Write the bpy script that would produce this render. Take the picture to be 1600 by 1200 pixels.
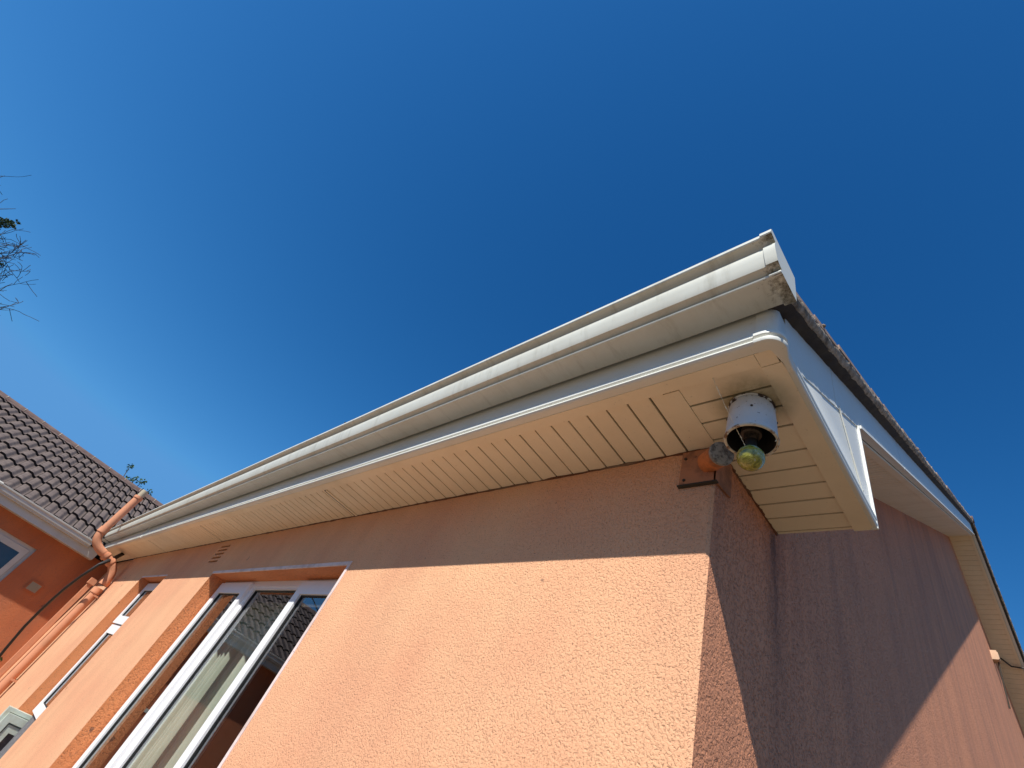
import bpy, math, random
from mathutils import Vector, Matrix, noise as mnoise

scene = bpy.context.scene
C = scene.collection
for o in list(bpy.data.objects):
    bpy.data.objects.remove(o)

# ------------------------------------------------------------------ units
# everything below is laid out in "u"; one u is 1.3 m, the eye is the origin of u-space
S = 1.3
EYE = 1.25
def T(p):
    return Vector((p[0] * S, p[1] * S, (p[2] + EYE) * S))

# ------------------------------------------------------------------ camera
w = Vector((-2.34536705, -0.66506754, -0.75333608))
Rm = Matrix.Rotation(w.length, 3, w.normalized())
cam = bpy.data.cameras.new('camera')
cam.sensor_width = 36.0
cam.lens = 746.338 / 1600 * 36.0
cam.clip_start = 0.05
cam.clip_end = 2000
camo = bpy.data.objects.new('camera', cam)
C.objects.link(camo)
camo.matrix_world = Matrix.Translation(T((0, 0, 0))) @ Rm.transposed().to_4x4()
scene.camera = camo

# ------------------------------------------------------------------ light
SUN = Vector((0.262, -0.70, 0.787)).normalized()
world = bpy.data.worlds.new('World')
scene.world = world
world.use_nodes = True
nt = world.node_tree
bg = nt.nodes['Background']
sky = nt.nodes.new('ShaderNodeTexSky')
sky.sky_type = 'NISHITA'
sky.sun_disc = False
sky.sun_elevation = math.asin(SUN.z)
sky.sun_rotation = math.pi / 2 - math.atan2(SUN.y, SUN.x)
sky.altitude = 0
sky.air_density = 1.0
sky.dust_density = 0.2
sky.ozone_density = 3.0
# deep polarised-looking blue: one curve per channel on the sky's own colour
sp_ = nt.nodes.new('ShaderNodeSeparateColor'); cb_ = nt.nodes.new('ShaderNodeCombineColor')
nt.links.new(sky.outputs[0], sp_.inputs[0])
for i_, (pw, mu, cp) in enumerate(((2.2, 0.40, 1.45), (1.38, 1.09, 4.5), (1.15, 1.68, 9.6))):
    p_ = nt.nodes.new('ShaderNodeMath'); p_.operation = 'POWER'; p_.inputs[1].default_value = pw
    m_ = nt.nodes.new('ShaderNodeMath'); m_.operation = 'MULTIPLY'; m_.inputs[1].default_value = mu
    c_ = nt.nodes.new('ShaderNodeMath'); c_.operation = 'MINIMUM'; c_.inputs[1].default_value = cp
    nt.links.new(sp_.outputs[i_], p_.inputs[0]); nt.links.new(p_.outputs[0], m_.inputs[0]); nt.links.new(m_.outputs[0], c_.inputs[0])
    nt.links.new(c_.outputs[0], cb_.inputs[i_])
nt.links.new(cb_.outputs[0], bg.inputs[0])
bg.inputs[1].default_value = 0.0575
sun = bpy.data.lights.new('sun', 'SUN')
sun.energy = 5.0
sun.angle = math.radians(0.5)
sun.color = (1.0, 0.97, 0.91)
suno = bpy.data.objects.new('sun', sun)
C.objects.link(suno)
suno.rotation_euler = (-SUN).to_track_quat('-Z', 'Y').to_euler()
suno.location = (0, 0, 30)
vs = scene.view_settings
vs.view_transform = 'Standard'
vs.look = 'None'
vs.exposure = 0.3
vs.gamma = 1.0
scene.cycles.max_bounces = 8
scene.cycles.transparent_max_bounces = 12

# ------------------------------------------------------------------ mesh helper
class MB:
    def __init__(self):
        self.v = []
        self.f = []
    def add(self, vs_, fs_):
        n = len(self.v)
        self.v += [tuple(p) for p in vs_]
        self.f += [tuple(i + n for i in f) for f in fs_]
        return self
    def box(self, x0, x1, y0, y1, z0, z1):
        v = [(x, y, z) for x in (x0, x1) for y in (y0, y1) for z in (z0, z1)]
        return self.add(v, [(0, 1, 3, 2), (4, 6, 7, 5), (0, 4, 5, 1), (2, 3, 7, 6), (0, 2, 6, 4), (1, 5, 7, 3)])
    def hexa(self, b, t):
        v = list(b) + list(t)
        return self.add(v, [(3, 2, 1, 0), (4, 5, 6, 7), (0, 1, 5, 4), (1, 2, 6, 5), (2, 3, 7, 6), (3, 0, 4, 7)])
    def prism_x(self, poly, x0, x1):
        n = len(poly)
        v = [(x0, y, z) for y, z in poly] + [(x1, y, z) for y, z in poly]
        f = [tuple(range(n)), tuple(range(2 * n - 1, n - 1, -1))]
        f += [(i, i + n, (i + 1) % n + n, (i + 1) % n) for i in range(n)]
        return self.add(v, f)
    def prism_y(self, poly, y0, y1):
        n = len(poly)
        v = [(x, y0, z) for x, z in poly] + [(x, y1, z) for x, z in poly]
        f = [tuple(range(n)), tuple(range(2 * n - 1, n - 1, -1))]
        f += [(i, i + n, (i + 1) % n + n, (i + 1) % n) for i in range(n)]
        return self.add(v, f)
    def tube(self, path, r, seg=12, caps=True):
        path = [Vector(p) for p in path]
        n = len(path)
        rs = r if isinstance(r, (list, tuple)) else [r] * n
        up = None
        rings = []
        for i, p in enumerate(path):
            t = (path[min(i + 1, n - 1)] - path[max(i - 1, 0)]).normalized()
            if up is None:
                a = Vector((0, 0, 1)) if abs(t.z) < 0.9 else Vector((1, 0, 0))
                up = (a - t * a.dot(t)).normalized()
            else:
                up = (up - t * up.dot(t)).normalized()
            s = t.cross(up)
            rings.append([p + (up * math.cos(k * 2 * math.pi / seg) + s * math.sin(k * 2 * math.pi / seg)) * rs[i] for k in range(seg)])
        v = [q for rg in rings for q in rg]
        f = []
        for i in range(n - 1):
            for k in range(seg):
                a = i * seg + k; b = i * seg + (k + 1) % seg
                f.append((a, b, b + seg, a + seg))
        if caps:
            f.append(tuple(range(seg))[::-1])
            f.append(tuple(range((n - 1) * seg, n * seg)))
        return self.add(v, f)
    def lathe(self, prof, origin, axis=(0, 0, 1), seg=40):
        axis = Vector(axis).normalized()
        a = Vector((1, 0, 0)) if abs(axis.x) < 0.9 else Vector((0, 1, 0))
        u = (a - axis * a.dot(axis)).normalized(); s = axis.cross(u)
        o = Vector(origin)
        v = []; f = []
        for r, h in prof:
            for k in range(seg):
                an = k * 2 * math.pi / seg
                v.append(o + axis * h + (u * math.cos(an) + s * math.sin(an)) * r)
        for i in range(len(prof) - 1):
            for k in range(seg):
                p = i * seg + k; q = i * seg + (k + 1) % seg
                f.append((p, q, q + seg, p + seg))
        return self.add(v, f)
    def sweep(self, prof, rings_fn, n, closed=True):
        """rings_fn(i, (a, b)) -> point for profile sample (a, b) on station i"""
        m = len(prof)
        v = [rings_fn(i, q) for i in range(n) for q in prof]
        f = []
        rng = m if closed else m - 1
        for i in range(n - 1):
            for k in range(rng):
                a = i * m + k; b = i * m + (k + 1) % m
                f.append((a, b, b + m, a + m))
        if closed:
            f.append(tuple(range(m))[::-1]); f.append(tuple(range((n - 1) * m, n * m)))
        return self.add(v, f)
    def build(self, name, mat, parent=None, smooth=False, auto=None):
        root = parent
        loc = Vector((0, 0, 0))
        while root is not None:
            loc = loc + Vector(root.location); root = root.parent
        org = Vector((0, 0, 0))
        me = bpy.data.meshes.new(name)
        pts = [T(p) - loc for p in self.v]
        o = bpy.data.objects.new(name, me)
        if parent is None:
            org = Vector((sum(p.x for p in pts) / len(pts), sum(p.y for p in pts) / len(pts), min(p.z for p in pts)))
            pts = [p - org for p in pts]
            o.location = org
        me.from_pydata(pts, [], self.f)
        me.update()
        import bmesh
        bm = bmesh.new(); bm.from_mesh(me)
        bmesh.ops.recalc_face_normals(bm, faces=bm.faces[:])
        bm.to_mesh(me); bm.free()
        if smooth:
            for p in me.polygons:
                p.use_smooth = True
            if auto is not None:
                me.set_sharp_from_angle(angle=math.radians(auto))
        if mat is not None:
            me.materials.append(mat)
        C.objects.link(o)
        if parent is not None:
            o.parent = parent
        return o

def thing(name, base, label, cat, group=None):
    o = bpy.data.objects.new(name, None)
    o.location = T(base)
    o.empty_display_size = 0.2
    C.objects.link(o)
    o['label'] = label; o['category'] = cat
    if group:
        o['group'] = group
    return o
def tag(o, label, cat, group=None):
    o['label'] = label; o['category'] = cat
    if group:
        o['group'] = group
    return o

# ------------------------------------------------------------------ materials
def mk(name):
    m = bpy.data.materials.new(name); m.use_nodes = True
    n = m.node_tree.nodes; l = m.node_tree.links
    b = n['Principled BSDF']
    return m, n, l, b
def N(n, t, **kw):
    x = n.new(t)
    for k, v in kw.items():
        setattr(x, k, v)
    return x
def coords(n, l, scale=(1, 1, 1), kind='Object'):
    tc = n.new('ShaderNodeTexCoord'); mp = n.new('ShaderNodeMapping')
    mp.inputs['Scale'].default_value = scale
    l.new(tc.outputs[kind], mp.inputs[0])
    return mp.outputs[0]
def noise(n, l, co, scale, detail=3, rough=0.55, dist=0.0):
    x = n.new('ShaderNodeTexNoise')
    x.inputs['Scale'].default_value = scale; x.inputs['Detail'].default_value = detail
    x.inputs['Roughness'].default_value = rough; x.inputs['Distortion'].default_value = dist
    l.new(co, x.inputs['Vector'])
    return x.outputs['Fac']
def ramp(n, l, fac, stops):
    r = n.new('ShaderNodeValToRGB')
    e = r.color_ramp.elements
    while len(e) < len(stops):
        e.new(0.5)
    for i, (p, c) in enumerate(stops):
        e[i].position = p
        e[i].color = (c[0], c[1], c[2], 1) if not isinstance(c, (int, float)) else (c, c, c, 1)
    l.new(fac, r.inputs[0])
    return r.outputs[0]
def mix(n, l, fac, a, b, mode='MIX'):
    x = n.new('ShaderNodeMix'); x.data_type = 'RGBA'; x.blend_type = mode
    if isinstance(fac, (int, float)):
        x.inputs[0].default_value = fac
    else:
        l.new(fac, x.inputs[0])
    for sock, val in ((x.inputs[6], a), (x.inputs[7], b)):
        if isinstance(val, tuple):
            sock.default_value = (*val, 1)
        else:
            l.new(val, sock)
    return x.outputs[2]
def bump(n, l, b, h, strength, dist):
    x = n.new('ShaderNodeBump'); x.inputs['Strength'].default_value = strength; x.inputs['Distance'].default_value = dist
    l.new(h, x.inputs['Height']); l.new(x.outputs[0], b.inputs['Normal'])
    return x

def stucco(name, col, col2, grain=75, strength=0.9, streak=0.3, drip=None):
    m, n, l, b = mk(name)
    co = coords(n, l)
    g1 = noise(n, l, co, grain, 3, 0.55, 0.6)
    g2 = noise(n, l, co, grain * 2.4, 2, 0.6)
    pits = ramp(n, l, g1, [(0.33, 0.0), (0.46, 1.0)])
    mm = n.new('ShaderNodeMath'); mm.operation = 'MULTIPLY_ADD'
    l.new(g2, mm.inputs[0]); mm.inputs[1].default_value = 0.35; l.new(pits, mm.inputs[2])
    mm2 = n.new('ShaderNodeMath'); mm2.operation = 'MULTIPLY_ADD'
    l.new(g1, mm2.inputs[0]); mm2.inputs[1].default_value = 1.2; l.new(mm.outputs[0], mm2.inputs[2])
    big = noise(n, l, co, 0.9, 8, 0.62)
    c = mix(n, l, ramp(n, l, big, [(0.35, 0.0), (0.65, 1.0)]), col, col2)
    # rain streaks that run down the wall
    st = noise(n, l, coords(n, l, (4.5, 4.5, 0.5)), 1.0, 8, 0.62)
    s_f = ramp(n, l, st, [(0.46, 0.0), (0.75, streak)])
    c = mix(n, l, s_f, c, (0.16, 0.085, 0.065), 'MIX')
    g3 = noise(n, l, co, grain * 1.5, 2, 0.5, 0.9)
    dk = ramp(n, l, g3, [(0.30, 0.75), (0.40, 0.0)])  # dark specks paint in the shade of the pits and their dirt
    c = mix(n, l, dk, c, (0.26, 0.11, 0.06))
    sp2 = noise(n, l, co, 7.0, 3, 0.5, 0.4)
    c = mix(n, l, ramp(n, l, sp2, [(0.735, 0.0), (0.76, 0.7)]), c, (0.12, 0.06, 0.04))
    if drip:
        # dark drip stain below the end of the boxed eave (a band in y, fading down)
        sep = n.new('ShaderNodeSeparateXYZ'); tc = n.new('ShaderNodeTexCoord')
        geo = n.new('ShaderNodeNewGeometry')
        l.new(geo.outputs['Position'], sep.inputs[0])
        y0, z0, wd, hh = drip
        a = n.new('ShaderNodeMath'); a.operation = 'SUBTRACT'; l.new(sep.outputs[1], a.inputs[0]); a.inputs[1].default_value = y0
        a2 = n.new('ShaderNodeMath'); a2.operation = 'ABSOLUTE'; l.new(a.outputs[0], a2.inputs[0])
        a3 = n.new('ShaderNodeMapRange'); l.new(a2.outputs[0], a3.inputs[0])
        a3.inputs[1].default_value = 0; a3.inputs[2].default_value = wd; a3.inputs[3].default_value = 0.95; a3.inputs[4].default_value = 0
        a4 = n.new('ShaderNodeMapRange'); l.new(sep.outputs[2], a4.inputs[0])
        a4.inputs[1].default_value = z0 - hh; a4.inputs[2].default_value = z0; a4.inputs[3].default_value = 0.1; a4.inputs[4].default_value = 1
        q = n.new('ShaderNodeMath'); q.operation = 'MULTIPLY'; l.new(a3.outputs[0], q.inputs[0]); l.new(a4.outputs[0], q.inputs[1])
        nn = noise(n, l, coords(n, l, (14, 14, 6)), 1.0, 7, 0.7)
        q2 = n.new('ShaderNodeMath'); q2.operation = 'MULTIPLY'; l.new(q.outputs[0], q2.inputs[0]); l.new(ramp(n, l, nn, [(0.33, 0.15), (0.66, 1.0)]), q2.inputs[1])
        q2.use_clamp = True
        c = mix(n, l, q2.outputs[0], c, (0.035, 0.022, 0.018))
    l.new(c, b.inputs['Base Color'])
    b.inputs['Roughness'].default_value = 0.85
    bump(n, l, b, mm2.outputs[0], strength, 0.004)
    return m

def paint(name, col, rough=0.4, dirt=0.15, dirtcol=(0.3, 0.25, 0.18), scale=3.0, bmp=0.05, spec=0.5):
    m, n, l, b = mk(name)
    co = coords(n, l)
    d = noise(n, l, co, scale, 6, 0.65)
    sp = noise(n, l, co, 60, 3, 0.6)
    c = mix(n, l, ramp(n, l, d, [(0.45, 0.0), (0.8, dirt * 2)]), col, dirtcol)
    c = mix(n, l, ramp(n, l, sp, [(0.66, 0.0), (0.74, min(1, dirt * 2.5))]), c, (dirtcol[0] * .6, dirtcol[1] * .6, dirtcol[2] * .6))
    l.new(c, b.inputs['Base Color'])
    l.new(ramp(n, l, d, [(0.3, rough), (0.8, min(1, rough + 0.25))]), b.inputs['Roughness'])
    b.inputs['Specular IOR Level'].default_value = spec
    bump(n, l, b, noise(n, l, co, 25, 3, 0.5), bmp, 0.003)
    return m

WALL = (0.74, 0.355, 0.195); WALL2 = (0.81, 0.45, 0.245)
M = {}
M['stucco'] = stucco('orange_render', WALL, WALL2, 128, 0.65, 0.14)
M['stucco_gable'] = stucco('weathered_orange_render', (0.76, 0.31, 0.15), (0.64, 0.26, 0.13), 100, 1.0, 0.35, drip=(1.41 * S, (1.02 + EYE) * S, 0.13, 0.80))
M['reveal'] = stucco('unfaded_orange_reveal', (0.76, 0.28, 0.10), (0.66, 0.22, 0.08), 70, 1.0, 0.15)
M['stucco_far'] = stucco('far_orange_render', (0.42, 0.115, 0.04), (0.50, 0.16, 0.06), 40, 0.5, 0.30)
M['pvc'] = paint('white_pvc', (0.72, 0.72, 0.66), 0.35, 0.10, (0.42, 0.38, 0.28))
M['gutter'] = paint('gutter_pvc', (0.66, 0.66, 0.58), 0.38, 0.16, (0.30, 0.26, 0.16), 5.0)
M['soffit'] = paint('soffit_pvc', (0.76, 0.66, 0.50), 0.5, 0.12, (0.40, 0.30, 0.2))
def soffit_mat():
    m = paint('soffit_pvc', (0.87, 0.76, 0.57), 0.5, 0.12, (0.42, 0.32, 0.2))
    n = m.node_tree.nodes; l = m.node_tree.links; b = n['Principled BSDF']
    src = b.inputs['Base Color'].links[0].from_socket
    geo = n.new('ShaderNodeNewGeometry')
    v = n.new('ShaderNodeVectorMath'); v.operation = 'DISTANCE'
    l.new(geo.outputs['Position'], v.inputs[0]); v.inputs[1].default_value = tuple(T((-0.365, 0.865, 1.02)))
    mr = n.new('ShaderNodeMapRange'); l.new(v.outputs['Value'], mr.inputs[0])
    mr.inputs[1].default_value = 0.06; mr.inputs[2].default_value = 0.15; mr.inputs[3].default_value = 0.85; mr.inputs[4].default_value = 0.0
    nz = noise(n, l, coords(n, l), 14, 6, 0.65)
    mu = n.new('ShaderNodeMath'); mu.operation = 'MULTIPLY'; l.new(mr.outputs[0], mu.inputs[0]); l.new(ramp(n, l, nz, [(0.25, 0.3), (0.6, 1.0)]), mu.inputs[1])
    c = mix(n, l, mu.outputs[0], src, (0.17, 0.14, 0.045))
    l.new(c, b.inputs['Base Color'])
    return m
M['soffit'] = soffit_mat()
M['frame'] = paint('window_pvc', (0.82, 0.82, 0.82), 0.3, 0.05)
M['far_pvc'] = paint('far_pvc', (0.55, 0.53, 0.47), 0.5, 0.15)
M['pipe'] = paint('orange_pipe_paint', (0.62, 0.27, 0.15), 0.75, 0.28, (0.34, 0.20, 0.12), 6, 0.1, 0.25)
M['peach'] = paint('faded_peach_plastic', (0.62, 0.40, 0.26), 0.7, 0.25)
M['black'] = paint('black_rubber', (0.015, 0.015, 0.015), 0.5, 0.1, (0.1, 0.1, 0.1))
M['seam'] = paint('dark_seam', (0.04, 0.03, 0.02), 0.8, 0.1)
M['orange_metal'] = paint('flaking_orange_paint', (0.62, 0.19, 0.05), 0.75, 0.6, (0.14, 0.08, 0.05), 14, 1.0)
M['plate'] = paint('dull_orange_plate', (0.46, 0.19, 0.09), 0.85, 0.6, (0.12, 0.06, 0.04), 12, 1.0)
M['bead'] = paint('chipped_bead', (0.74, 0.60, 0.56), 0.7, 0.3, (0.30, 0.16, 0.10), 9, 0.3)
M['dirty'] = paint('dirty_brown', (0.14, 0.05, 0.02), 0.9, 0.4)
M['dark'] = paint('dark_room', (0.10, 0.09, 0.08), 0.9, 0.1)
M['green_pvc'] = paint('pale_green_paint', (0.50, 0.55, 0.48), 0.5, 0.3, (0.36, 0.28, 0.14), 9, 0.2)
M['twig'] = paint('twig_bark', (0.035, 0.026, 0.02), 0.9, 0.2)
M['tanvent'] = paint('tan_vent', (0.42, 0.36, 0.25), 0.7, 0.2)
M['web'] = paint('cobweb_dust', (0.75, 0.68, 0.5), 0.9, 0.1)

# dirty end of the gutter: algae
def algae():
    m, n, l, b = mk('algae_stained_pvc')
    co = coords(n, l)
    d = noise(n, l, co, 30, 8, 0.85)
    geo = n.new('ShaderNodeNewGeometry'); sep = n.new('ShaderNodeSeparateXYZ'); l.new(geo.outputs['Position'], sep.inputs[0])
    mr = n.new('ShaderNodeMapRange'); l.new(sep.outputs[0], mr.inputs[0])
    mr.inputs[1].default_value = -0.285 * S; mr.inputs[2].default_value = -0.192 * S; mr.inputs[3].default_value = -0.22; mr.inputs[4].default_value = 0.12
    ad = n.new('ShaderNodeMath'); ad.operation = 'ADD'; l.new(d, ad.inputs[0]); l.new(mr.outputs[0], ad.inputs[1])
    # only on faces that look down
    sn = n.new('ShaderNodeSeparateXYZ'); l.new(geo.outputs['True Normal'], sn.inputs[0])
    ab = n.new('ShaderNodeMapRange'); l.new(sn.outputs[2], ab.inputs[0]); ab.inputs[1].default_value = -0.6; ab.inputs[2].default_value = -0.9; ab.inputs[3].default_value = -0.45; ab.inputs[4].default_value = 0.0
    ad2 = n.new('ShaderNodeMath'); ad2.operation = 'ADD'; l.new(ad.outputs[0], ad2.inputs[0]); l.new(ab.outputs[0], ad2.inputs[1])
    c = mix(n, l, ramp(n, l, ad2.outputs[0], [(0.48, 0.0), (0.56, 0.5), (0.70, 1.0)]), (0.66, 0.66, 0.58), (0.07, 0.055, 0.018))
    d3 = noise(n, l, co, 3.0, 6, 0.65)
    c = mix(n, l, ramp(n, l, d3, [(0.45, 0.0), (0.85, 0.35)]), c, (0.34, 0.30, 0.2))
    gr = noise(n, l, coords(n, l, (16, 3, 3)), 1.0, 7, 0.7)
    c = mix(n, l, ramp(n, l, gr, [(0.52, 0.0), (0.78, 0.55)]), c, (0.30, 0.27, 0.19))
    l.new(c, b.inputs['Base Color']); b.inputs['Roughness'].default_value = 0.42
    return m
M['gutter'] = algae()

def mortar():
    m, n, l, b = mk('mossy_mortar')
    co = coords(n, l)
    d = noise(n, l, co, 16, 8, 0.7)
    c = ramp(n, l, d, [(0.3, (0.05, 0.04, 0.03)), (0.44, (0.26, 0.20, 0.14)), (0.6, (0.52, 0.42, 0.33))])
    l.new(c, b.inputs['Base Color']); b.inputs['Roughness'].default_value = 0.95
    bump(n, l, b, noise(n, l, co, 45, 6, 0.7), 1.0, 0.015)
    return m
M['mortar'] = mortar()
M['undercloak'] = None

M['undercloak'] = paint('shade_dark_undercloak', (0.045, 0.03, 0.02), 0.95, 0.35, (0.12, 0.09, 0.05), 12, 0.8)  # near-black colour paints in the shade under the verge
def tile_mat(name, a, b2, sc=9):
    m, n, l, b = mk(name)
    co = coords(n, l)
    d = noise(n, l, co, sc, 6, 0.65)
    c = mix(n, l, ramp(n, l, d, [(0.3, 0.0), (0.7, 1.0)]), a, b2)
    g = noise(n, l, co, 70, 2, 0.5)
    c = mix(n, l, ramp(n, l, g, [(0.62, 0.0), (0.75, 0.5)]), c, (0.2, 0.17, 0.12))
    l.new(c, b.inputs['Base Color']); b.inputs['Roughness'].default_value = 0.85
    bump(n, l, b, g, 0.4, 0.004)
    return m
M['tile'] = tile_mat('brown_roof_tile', (0.085, 0.058, 0.050), (0.17, 0.125, 0.10), 7)
M['tile_edge'] = paint('shaded_grimy_tile_edge', (0.02, 0.014, 0.012), 0.95, 0.2, (0.05, 0.04, 0.03))  # shadow under each tile lap painted in dark, along with grime
M['tile_near'] = tile_mat('weathered_tile', (0.22, 0.13, 0.09), (0.34, 0.24, 0.18), 12)
M['ridge'] = tile_mat('ridge_tile', (0.10, 0.055, 0.045), (0.17, 0.11, 0.09), 5)

def glass():
    m, n, l, b = mk('window_glass')
    n.remove(b)
    tr = n.new('ShaderNodeBsdfTransparent'); tr.inputs[0].default_value = (0.90, 0.92, 0.91, 1)
    gl = n.new('ShaderNodeBsdfGlossy'); gl.inputs['Roughness'].default_value = 0.012; gl.inputs[0].default_value = (0.95, 0.97, 1, 1)
    fr = n.new('ShaderNodeFresnel'); fr.inputs[0].default_value = 1.55
    mp = n.new('ShaderNodeMath'); mp.operation = 'MULTIPLY'; mp.inputs[1].default_value = 1.55; mp.use_clamp = True
    l.new(fr.outputs[0], mp.inputs[0])
    ge = n.new('ShaderNodeNewGeometry'); iv = n.new('ShaderNodeMath'); iv.operation = 'SUBTRACT'; iv.inputs[0].default_value = 1.0
    l.new(ge.outputs['Backfacing'], iv.inputs[1])
    mq = n.new('ShaderNodeMath'); mq.operation = 'MULTIPLY'; l.new(mp.outputs[0], mq.inputs[0]); l.new(iv.outputs[0], mq.inputs[1]); mp = mq
    mx = n.new('ShaderNodeMixShader'); l.new(mp.outputs[0], mx.inputs[0]); l.new(tr.outputs[0], mx.inputs[1]); l.new(gl.outputs[0], mx.inputs[2])
    l.new(mx.outputs[0], n['Material Output'].inputs[0])
    return m
M['glass'] = glass()

def cloth():
    m, n, l, b = mk('net_curtain')
    co = coords(n, l)
    d = noise(n, l, coords(n, l, (1, 1, 0.25)), 14, 4, 0.6)
    c = mix(n, l, ramp(n, l, d, [(0.35, 0.0), (0.7, 1.0)]), (0.50, 0.53, 0.43), (0.66, 0.65, 0.54))
    l.new(c, b.inputs['Base Color']); b.inputs['Roughness'].default_value = 0.9
    return m
M['cloth'] = cloth()

def mossglobe():
    m, n, l, b = mk('mossy_glass')
    co = coords(n, l)
    d = noise(n, l, co, 42, 8, 0.7, 1.5)
    c = ramp(n, l, d, [(0.30, (0.06, 0.07, 0.02)), (0.43, (0.22, 0.22, 0.03)), (0.55, (0.42, 0.40, 0.06)), (0.64, (0.45, 0.47, 0.34)), (0.76, (0.62, 0.62, 0.50))])
    l.new(c, b.inputs['Base Color']); b.inputs['Roughness'].default_value = 0.22
    b.inputs['Transmission Weight'].default_value = 0.12
    b.inputs['Coat Weight'].default_value = 0.6
    b.inputs['Coat Roughness'].default_value = 0.08
    bump(n, l, b, d, 0.25, 0.002)
    return m
M['globe'] = mossglobe()

def chipped():
    m, n, l, b = mk('chipped_white_enamel')
    geo = n.new('ShaderNodeNewGeometry'); sep = n.new('ShaderNodeSeparateXYZ'); l.new(geo.outputs['Position'], sep.inputs[0])
    mr = n.new('ShaderNodeMapRange'); l.new(sep.outputs[2], mr.inputs[0])
    mr.inputs[1].default_value = (0.985 + EYE) * S; mr.inputs[2].default_value = (1.005 + EYE) * S; mr.inputs[3].default_value = -0.3; mr.inputs[4].default_value = 0.06
    co = coords(n, l)
    d = noise(n, l, co, 24, 5, 0.6)
    ad = n.new('ShaderNodeMath'); ad.operation = 'ADD'; l.new(d, ad.inputs[0]); l.new(mr.outputs[0], ad.inputs[1])
    chip = ramp(n, l, ad.outputs[0], [(0.535, 0.0), (0.55, 1.0)])
    sp = noise(n, l, co, 90, 2, 0.5)
    c = mix(n, l, ramp(n, l, sp, [(0.68, 0.0), (0.72, 0.8)]), (0.62, 0.66, 0.68), (0.12, 0.10, 0.08))
    c = mix(n, l, ramp(n, l, noise(n, l, co, 9, 6, 0.65), [(0.45, 0.0), (0.75, 0.45)]), c, (0.34, 0.32, 0.26))
    c = mix(n, l, chip, c, (0.05, 0.03, 0.025))
    l.new(c, b.inputs['Base Color']); b.inputs['Roughness'].default_value = 0.5
    return m
M['enamel'] = chipped()

def speckle(name, a, b2, lo=0.45, hi=0.62, sc=60):
    m, n, l, b = mk(name)
    d = noise(n, l, coords(n, l), sc, 4, 0.6)
    l.new(mix(n, l, ramp(n, l, d, [(lo, 0.0), (hi, 1.0)]), a, b2), b.inputs['Base Color'])
    b.inputs['Roughness'].default_value = 0.8
    bump(n, l, b, d, 0.3, 0.002)
    return m
M['rim'] = speckle('rusty_cream_rim', (0.62, 0.58, 0.48), (0.22, 0.12, 0.06), 0.5, 0.62, 40)
M['socket'] = speckle('dark_socket', (0.10, 0.07, 0.05), (0.03, 0.022, 0.018))  # dark brown speckled lampholder
M['lichen'] = speckle('lichen_grey', (0.30, 0.29, 0.26), (0.10, 0.09, 0.08))
M['slate'] = speckle('speckled_grey', (0.13, 0.125, 0.13), (0.26, 0.24, 0.25), 0.5, 0.75, 40)
M['black_in'] = paint('inner_black', (0.012, 0.011, 0.01), 0.7, 0.2, (0.08, 0.06, 0.05), 20)  # near-black inner shell and bulb neck
M['leaf'] = speckle('leaf_green', (0.035, 0.085, 0.02), (0.09, 0.15, 0.035), 0.35, 0.65, 3)
M['ivy'] = speckle('ivy_green', (0.03, 0.06, 0.015), (0.10, 0.13, 0.03), 0.35, 0.65, 3)
def paving():
    m, n, l, b = mk('concrete_paving')
    co = coords(n, l)
    d = noise(n, l, co, 0.6, 8, 0.65)
    br = n.new('ShaderNodeTexBrick'); l.new(co, br.inputs[0]); br.inputs['Scale'].default_value = 1.0
    br.offset = 0.0
    br.inputs['Brick Width'].default_value = 0.6; br.inputs['Row Height'].default_value = 0.6; br.inputs['Mortar Size'].default_value = 0.008
    br.inputs['Color1'].default_value = (0.25, 0.175, 0.115, 1); br.inputs['Color2'].default_value = (0.20, 0.14, 0.09, 1); br.inputs['Mortar'].default_value = (0.12, 0.10, 0.08, 1)
    c = mix(n, l, ramp(n, l, d, [(0.4, 0.0), (0.75, 0.5)]), br.outputs[0], (0.2, 0.17, 0.13))
    l.new(c, b.inputs['Base Color']); b.inputs['Roughness'].default_value = 0.9
    return m
M['paving'] = paving()

# ------------------------------------------------------------------ ground
g = MB().add([(-150, -150, -EYE), (150, -150, -EYE), (150, 150, -EYE), (-150, 150, -EYE)], [(0, 1, 2, 3)]).build('ground', M['paving'])
g['kind'] = 'structure'

M['grass'] = speckle('dry_grass', (0.07, 0.05, 0.02), (0.12, 0.08, 0.04), 0.35, 0.65, 2)
M['bounce_patio'] = M['paving']
pt = MB().box(-10.2, 0.6, -0.8, 0.999, -EYE - 0.02, -EYE + 0.004).build('bounce_patio', M['bounce_patio'])  # unseen paved strip, added and sized for the light it bounces up
pt['kind'] = 'structure'
g.data.materials[0] = M['grass']
# ------------------------------------------------------------------ dimensions
XC = -0.512          # gable wall plane
YW = 1.0             # front wall plane
TH = 0.14            # wall thickness
ZS = 1.017           # eaves soffit
XO = -0.245          # outer face of the verge
YF = 0.705           # front fascia face
APY, APZ = 7.886, 5.386
TAN = 0.6166
XL = -8.6            # left end of the front wall
XW = -10.24          # wing wall plane
def zl(y):           # lower edge of barge board
    return APZ + 0.02 - TAN * abs(y - APY)
def zs(y):           # verge soffit
    return APZ - TAN * abs(y - APY)
def zu(y):           # upper edge of barge
    return zl(y) + 0.185
YR = 2 * APY - YW

house = thing('bungalow', (-4.5, 6, -EYE), 'near orange rendered bungalow with white boxed eaves, tall windows and pitched roof', 'house')

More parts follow.
